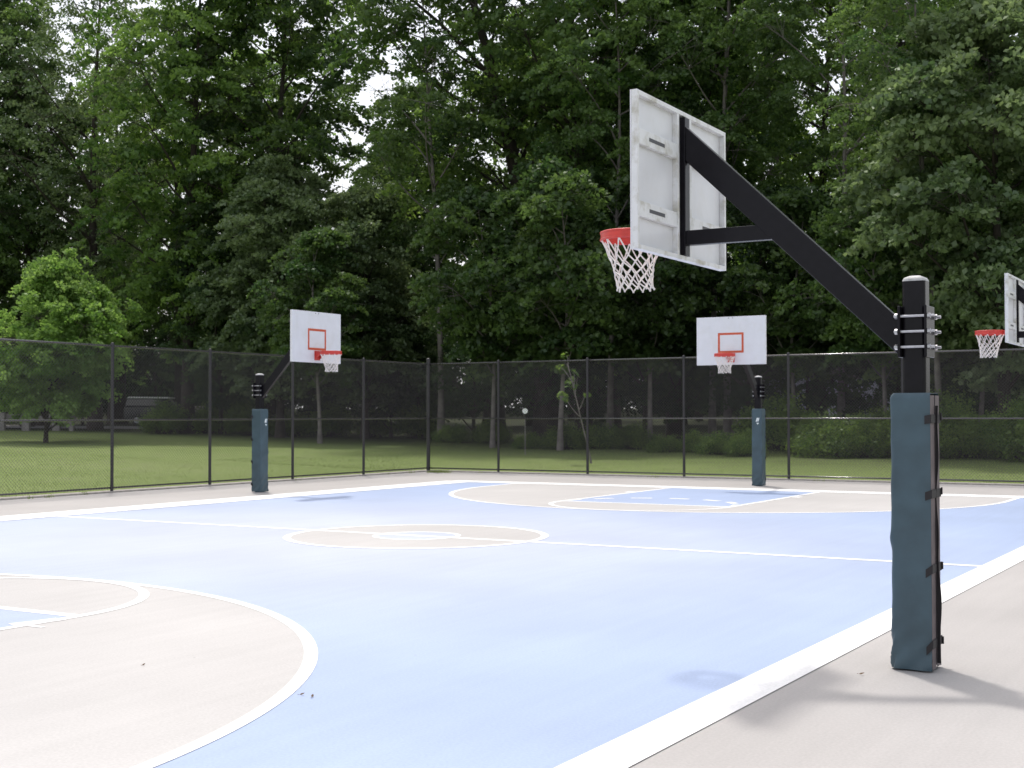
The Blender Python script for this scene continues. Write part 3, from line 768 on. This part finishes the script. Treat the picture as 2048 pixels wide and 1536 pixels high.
for i, px in enumerate([905, 985, 1060, 1130, 1200, 1270, 1330, 1390, 1440, 1490]):
    d = float(treeline(PX(px, 64))) + rs.uniform(0, 2.5) - (7 if px > 1050 else 2)
    put((B2, B1)[i % 2], PX(px, d), d, rs.uniform(0, 6), rs.uniform(.45, .7), 'low shaded shrub at the foot of the trees beyond the back fence', 'shrub', 'low shrubs at the wood edge')
for i, px in enumerate([330, 420, 500, 580, 660, 750, 830]):
    d = float(treeline(PX(px, 70))) + rs.uniform(1, 4)
    put((B3, B1)[i % 2], PX(px, d), d, rs.uniform(0, 6), rs.uniform(.7, 1.0), 'shaded shrub at the wood edge beyond the left lawn', 'shrub', 'shrubs beyond the left lawn')

# far wood as one mass
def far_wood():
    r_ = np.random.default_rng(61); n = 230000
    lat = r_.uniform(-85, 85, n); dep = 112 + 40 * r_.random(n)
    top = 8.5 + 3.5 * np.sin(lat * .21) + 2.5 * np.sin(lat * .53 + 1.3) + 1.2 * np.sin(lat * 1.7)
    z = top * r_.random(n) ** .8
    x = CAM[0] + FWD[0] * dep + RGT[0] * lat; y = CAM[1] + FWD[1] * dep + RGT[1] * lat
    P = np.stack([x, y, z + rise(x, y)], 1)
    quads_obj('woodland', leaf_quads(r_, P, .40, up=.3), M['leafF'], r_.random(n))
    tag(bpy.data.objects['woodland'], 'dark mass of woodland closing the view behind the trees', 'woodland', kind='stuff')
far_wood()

# ------------------------------------------------------------------ grass and weeds
def blades(name, P, h, mat, tint, r_):
    n = len(P); a = r_.uniform(0, 2 * PI, n); w = np.stack([np.cos(a), np.sin(a), 0 * a], 1) * (h * .10)[:, None]
    ln = r_.normal(0, .35, (n, 2)); tip = P + np.stack([ln[:, 0] * h, ln[:, 1] * h, h], 1)
    return quads_obj(name, np.stack([P - w, P + w, tip + w * .15, tip - w * .15], 1), mat, tint)
def grass():
    r_ = np.random.default_rng(71); out = []
    n = 70000; s = 42 * r_.random(n) ** 1.5
    x = FX - .4 - s; y = r_.uniform(-8, 19, n)
    n2 = 50000; s2 = 16 * r_.random(n2) ** 1.5
    y2 = FY + .4 + s2; x2 = r_.uniform(-22, 16, n2)
    X = np.concatenate([x, x2]); Y = np.concatenate([y, y2]); ok = np.ones(len(X), bool)
    P = np.stack([X, Y, rise(X, Y)], 1)
    h = r_.uniform(.025, .055, len(P))
    o = blades('grass', P, h, M['grassblade'], np.clip(r_.normal(.5, .3, len(P)), 0, 1), r_)
    tag(o, 'short mown lawn grass beyond the two fences', 'grass', kind='stuff')
    # weeds at the foot of the fences
    Q = []
    for k in range(16):
        if r_.random() < .5: c = (FX + .16 + r_.normal(0, .06), r_.uniform(-2, 18))
        else: c = (r_.uniform(-12, 10), FY - .16 + r_.normal(0, .06))
        m = r_.integers(8, 30); q = r_.normal(0, .10, (m, 2)); Q += [(c[0] + u * (1 if abs(c[0] - FX) > 1 else .5), c[1] + v * .6, .0) for u, v in q]
    for k in range(420): Q.append((FX + .45 + abs(r_.normal(0, .35)), FY - .35 - abs(r_.normal(0, .22)), 0))
    Q = np.array(Q); h = r_.uniform(.03, .09, len(Q))
    o = blades('weeds', Q, h, M['grassblade'], np.clip(r_.normal(.6, .4, len(Q)), 0, 1), r_)
    tag(o, 'weeds growing along the foot of the fences', 'weeds', kind='stuff')
grass()

# ------------------------------------------------------------------ background things
def spot(px, d): return place(PX(px, d), d)
# park road strip beyond the left lawn
pts = []
for lat in np.linspace(-70, -16, 28):
    d = np.interp(lat, [-70, -30, -16], [84, 79, 80]); row = []
    for dd in (0, 5.5): x, y, z = place(lat, d + dd); row.append((x, y, z + .06))
    pts.append(row)
b = MB()
for (a, c), (e, g) in zip(pts[:-1], pts[1:]): b.add([a, e, g, c], [(0, 1, 2, 3)])
tag(b.build('park_road', M['asphalt']), kind='structure')
# timber guard rail
x, y, z = spot(70, 76); root = empty('guard_rail', (x, y, z), YAW); tag(root, 'weathered pale timber guard rail with stout posts beyond the young tree', 'guard rail')
b = MB(); b.box(-5.2, 2.35, -.07, .07, .62, .98); b.build('rail', M['timber'], root, bevel=.02)
for px in (-3.6, -1.75, -.42, 1.32, 2.2):
    wd = .22 if px in (-.42, 1.32) else .13
    b = MB(); b.box(px - wd, px + wd, -.36, -.075, -.1, 1.18 if wd > .2 else 1.05); b.build('post', M['timber'], root, bevel=.03)
# parked car
x, y, z = spot(322, 88); root = empty('parked_van', (x, y, z + .06), YAW); tag(root, 'dark parked van with a white roof glimpsed among the trees beyond the lawn', 'van')
b = MB(); b.prism_xz([(-2.25, .35), (2.2, .35), (2.25, .75), (2.15, 1.12), (1.5, 1.22), (-2.2, 1.25), (-2.27, 1.0)], -.85, .85); b.build('body', M['carpaint'], root, bevel=.06)
b = MB(); b.prism_xz([(-2.18, 1.24), (1.42, 1.21), (.75, 1.74), (-2.05, 1.76)], -.76, .76); b.build('cabin', M['carglass'], root, bevel=.05)
b = MB(); b.prism_xz([(-2.10, 1.765), (.78, 1.745), (.70, 1.85), (-1.95, 1.88)], -.75, .75); b.build('roof', M['disc'], root, bevel=.03)
for wx in (-1.35, 1.38):
    for s in (-1, 1):
        b = MB(); b.tube([(wx, s * .66, .32), (wx, s * .88, .32)], .32, 20); wh = b.build('wheel', M['tyre'], root)
        b = MB(); b.tube([(wx, s * .885, .32), (wx, s * .90, .32)], .2, 14); b.build('rim', M['hub'], wh)
for s in (-1, 1):
    b = MB(); b.box(2.16, 2.26, min(s * .5, s * .78), max(s * .5, s * .78), .68, .80); b.build('headlight', M['disc'], root)
    b = MB(); b.box(-2.24, -2.16, min(s * .5, s * .8), max(s * .5, s * .8), .70, .84); b.build('tail_light', M['lamp'], root)
# beige cabinet
x, y, z = spot(402, 80); root = empty('utility_cabinet', (x, y, z), YAW); tag(root, 'pale beige upright cabinet right of the parked car beyond the left fence', 'cabinet')
b = MB(); b.box(-.38, .38, -.25, .25, .06, 1.45); b.build('housing', M['beige'], root, bevel=.03)
b = MB(); b.box(-.33, .33, -.262, -.252, .12, 1.38); dr = b.build('door', M['beige'], root, bevel=.004)
b = MB(); b.box(.22, .27, -.285, -.263, .70, .84); b.build('handle', M['slot'], dr)
b = MB(); b.box(-.45, .45, -.32, .32, -.15, .055); b.build('base', M['concrete'], root)
# round white marker on a stake
x, y, z = spot(1050, 51); root = empty('round_marker', (x, y, z), YAW); tag(root, 'small round white disc on a thin stake at the shaded wood edge', 'marker')
b = MB(); b.tube([(0, 0, -.1), (0, 0, 1.45)], .015, 6); b.build('stake', M['timber'], root)
zz = 1.73 + (830 - 822) / 2645 * 51 - z
b = MB(); b.tube([(0, -.03, zz), (0, -.018, zz)], .105, 28); b.build('disc', M['disc'], root)
# grey house in the wood
x, y, z = spot(1730, 84); root = empty('house', (x, y, z), YAW + .25); tag(root, 'grey house wall barely visible through the woods behind the shrubs', 'house')
b = MB(); b.box(-5.5, 5.5, 0, 7, -.3, 3.0); b.build('wall', M['siding'], root)
b = MB(); v = [(-5.9, -.4, 3.01), (5.9, -.4, 3.01), (5.9, 7.4, 3.01), (-5.9, 7.4, 3.01), (-5.9, 3.5, 5.6), (5.9, 3.5, 5.6)]
b.add(v, [(0, 1, 5, 4), (2, 3, 4, 5), (0, 4, 3), (1, 2, 5), (3, 2, 1, 0)]); rf = b.build('roof', M['roof'], root)
b = MB(); b.box(2.2, 3.0, 3.9, 4.6, 4.6, 6.6); b.build('chimney', M['siding'], rf)
for wx in (-3.6, -1.2, 3.4):
    b = MB(); b.box(wx - .5, wx + .5, -.04, -.002, 1.0, 2.2); w = b.build('window', M['cap'], root)
    b = MB(); b.box(wx - .42, wx + .42, -.05, -.042, 1.08, 2.12); b.build('pane', M['darkglass'], w)
b = MB(); b.box(.6, 1.5, -.05, -.002, 0, 2.1); b.build('door', M['timber'], root)
# fallen leaves and twig on the court
def fallen(x, y, rz, s, label):
    b = MB(); b.add([(-s, 0, .004), (-.2 * s, .45 * s, .012), (.5 * s, .35 * s, .006), (1.1 * s, 0, .016), (.5 * s, -.35 * s, .009), (-.2 * s, -.42 * s, .003)], [(0, 1, 2, 3), (0, 3, 4, 5)])
    b.tube([(-s, 0, .005), (-1.7 * s, .1 * s, .006)], .0012, 4)
    o = b.build('fallen_leaf', M['dryleaf'], loc=(x, y, .004)); o.rotation_euler = (0, 0, rz); tag(o, label, 'leaf', 'fallen leaves on the court'); return o
for k, (x, y, rz, s, lab) in enumerate([
    (5.53, -9.31, .6, .016, 'left of the two dry leaves lying close together on blue paint'),
    (5.62, -9.32, 2.0, .018, 'right of the two dry leaves lying close together on blue paint'),
    (3.96, -9.10, 1.2, .012, 'small dry leaf on the tan floor inside the near three point line'),
    (8.34, -6.95, .2, .018, 'small dry leaf on the slab left of the nearest padded post')]): fallen(x, y, rz, s, lab)

# ------------------------------------------------------------------ light
SUN = np.array([-.35, .35, 1.0]); SUN /= np.linalg.norm(SUN)
elev = math.asin(SUN[2]); azim = math.atan2(SUN[0], SUN[1])          # clockwise from +Y
w = bpy.data.worlds.new('World'); bpy.context.scene.world = w; w.use_nodes = True
nt = w.node_tree; nt.nodes.clear()
sky = nt.nodes.new('ShaderNodeTexSky'); sky.sky_type = 'NISHITA'; sky.sun_disc = False
sky.sun_elevation = elev; sky.sun_rotation = azim; sky.air_density = 1.0; sky.dust_density = 6.0; sky.ozone_density = 1.0
bg = nt.nodes.new('ShaderNodeBackground'); bg.inputs[1].default_value = .10; nt.links.new(sky.outputs[0], bg.inputs[0])
hz = nt.nodes.new('ShaderNodeBackground'); hz.inputs[0].default_value = (.97, .98, 1.0, 1); hz.inputs[1].default_value = .72   # bright summer haze
ad = nt.nodes.new('ShaderNodeAddShader'); nt.links.new(bg.outputs[0], ad.inputs[0]); nt.links.new(hz.outputs[0], ad.inputs[1])
out = nt.nodes.new('ShaderNodeOutputWorld'); nt.links.new(ad.outputs[0], out.inputs[0])
sl = bpy.data.lights.new('sun', 'SUN'); sl.energy = 2.8; sl.angle = R(3.5); sl.color = (1, .96, .90)
so = bpy.data.objects.new('sun', sl); C.objects.link(so)
from mathutils import Vector
so.rotation_euler = Vector((-SUN[0], -SUN[1], -SUN[2])).to_track_quat('-Z', 'Y').to_euler(); so.location = (-20, 20, 60)

sc = bpy.context.scene
sc.view_settings.view_transform = 'Standard'; sc.view_settings.look = 'None'; sc.view_settings.exposure = 0; sc.view_settings.gamma = 1
sc.render.engine = 'CYCLES'
sc.cycles.max_bounces = 5; sc.cycles.diffuse_bounces = 3; sc.cycles.transmission_bounces = 3; sc.cycles.glossy_bounces = 3
sc.cycles.use_denoising = True; sc.cycles.sample_clamp_indirect = 6
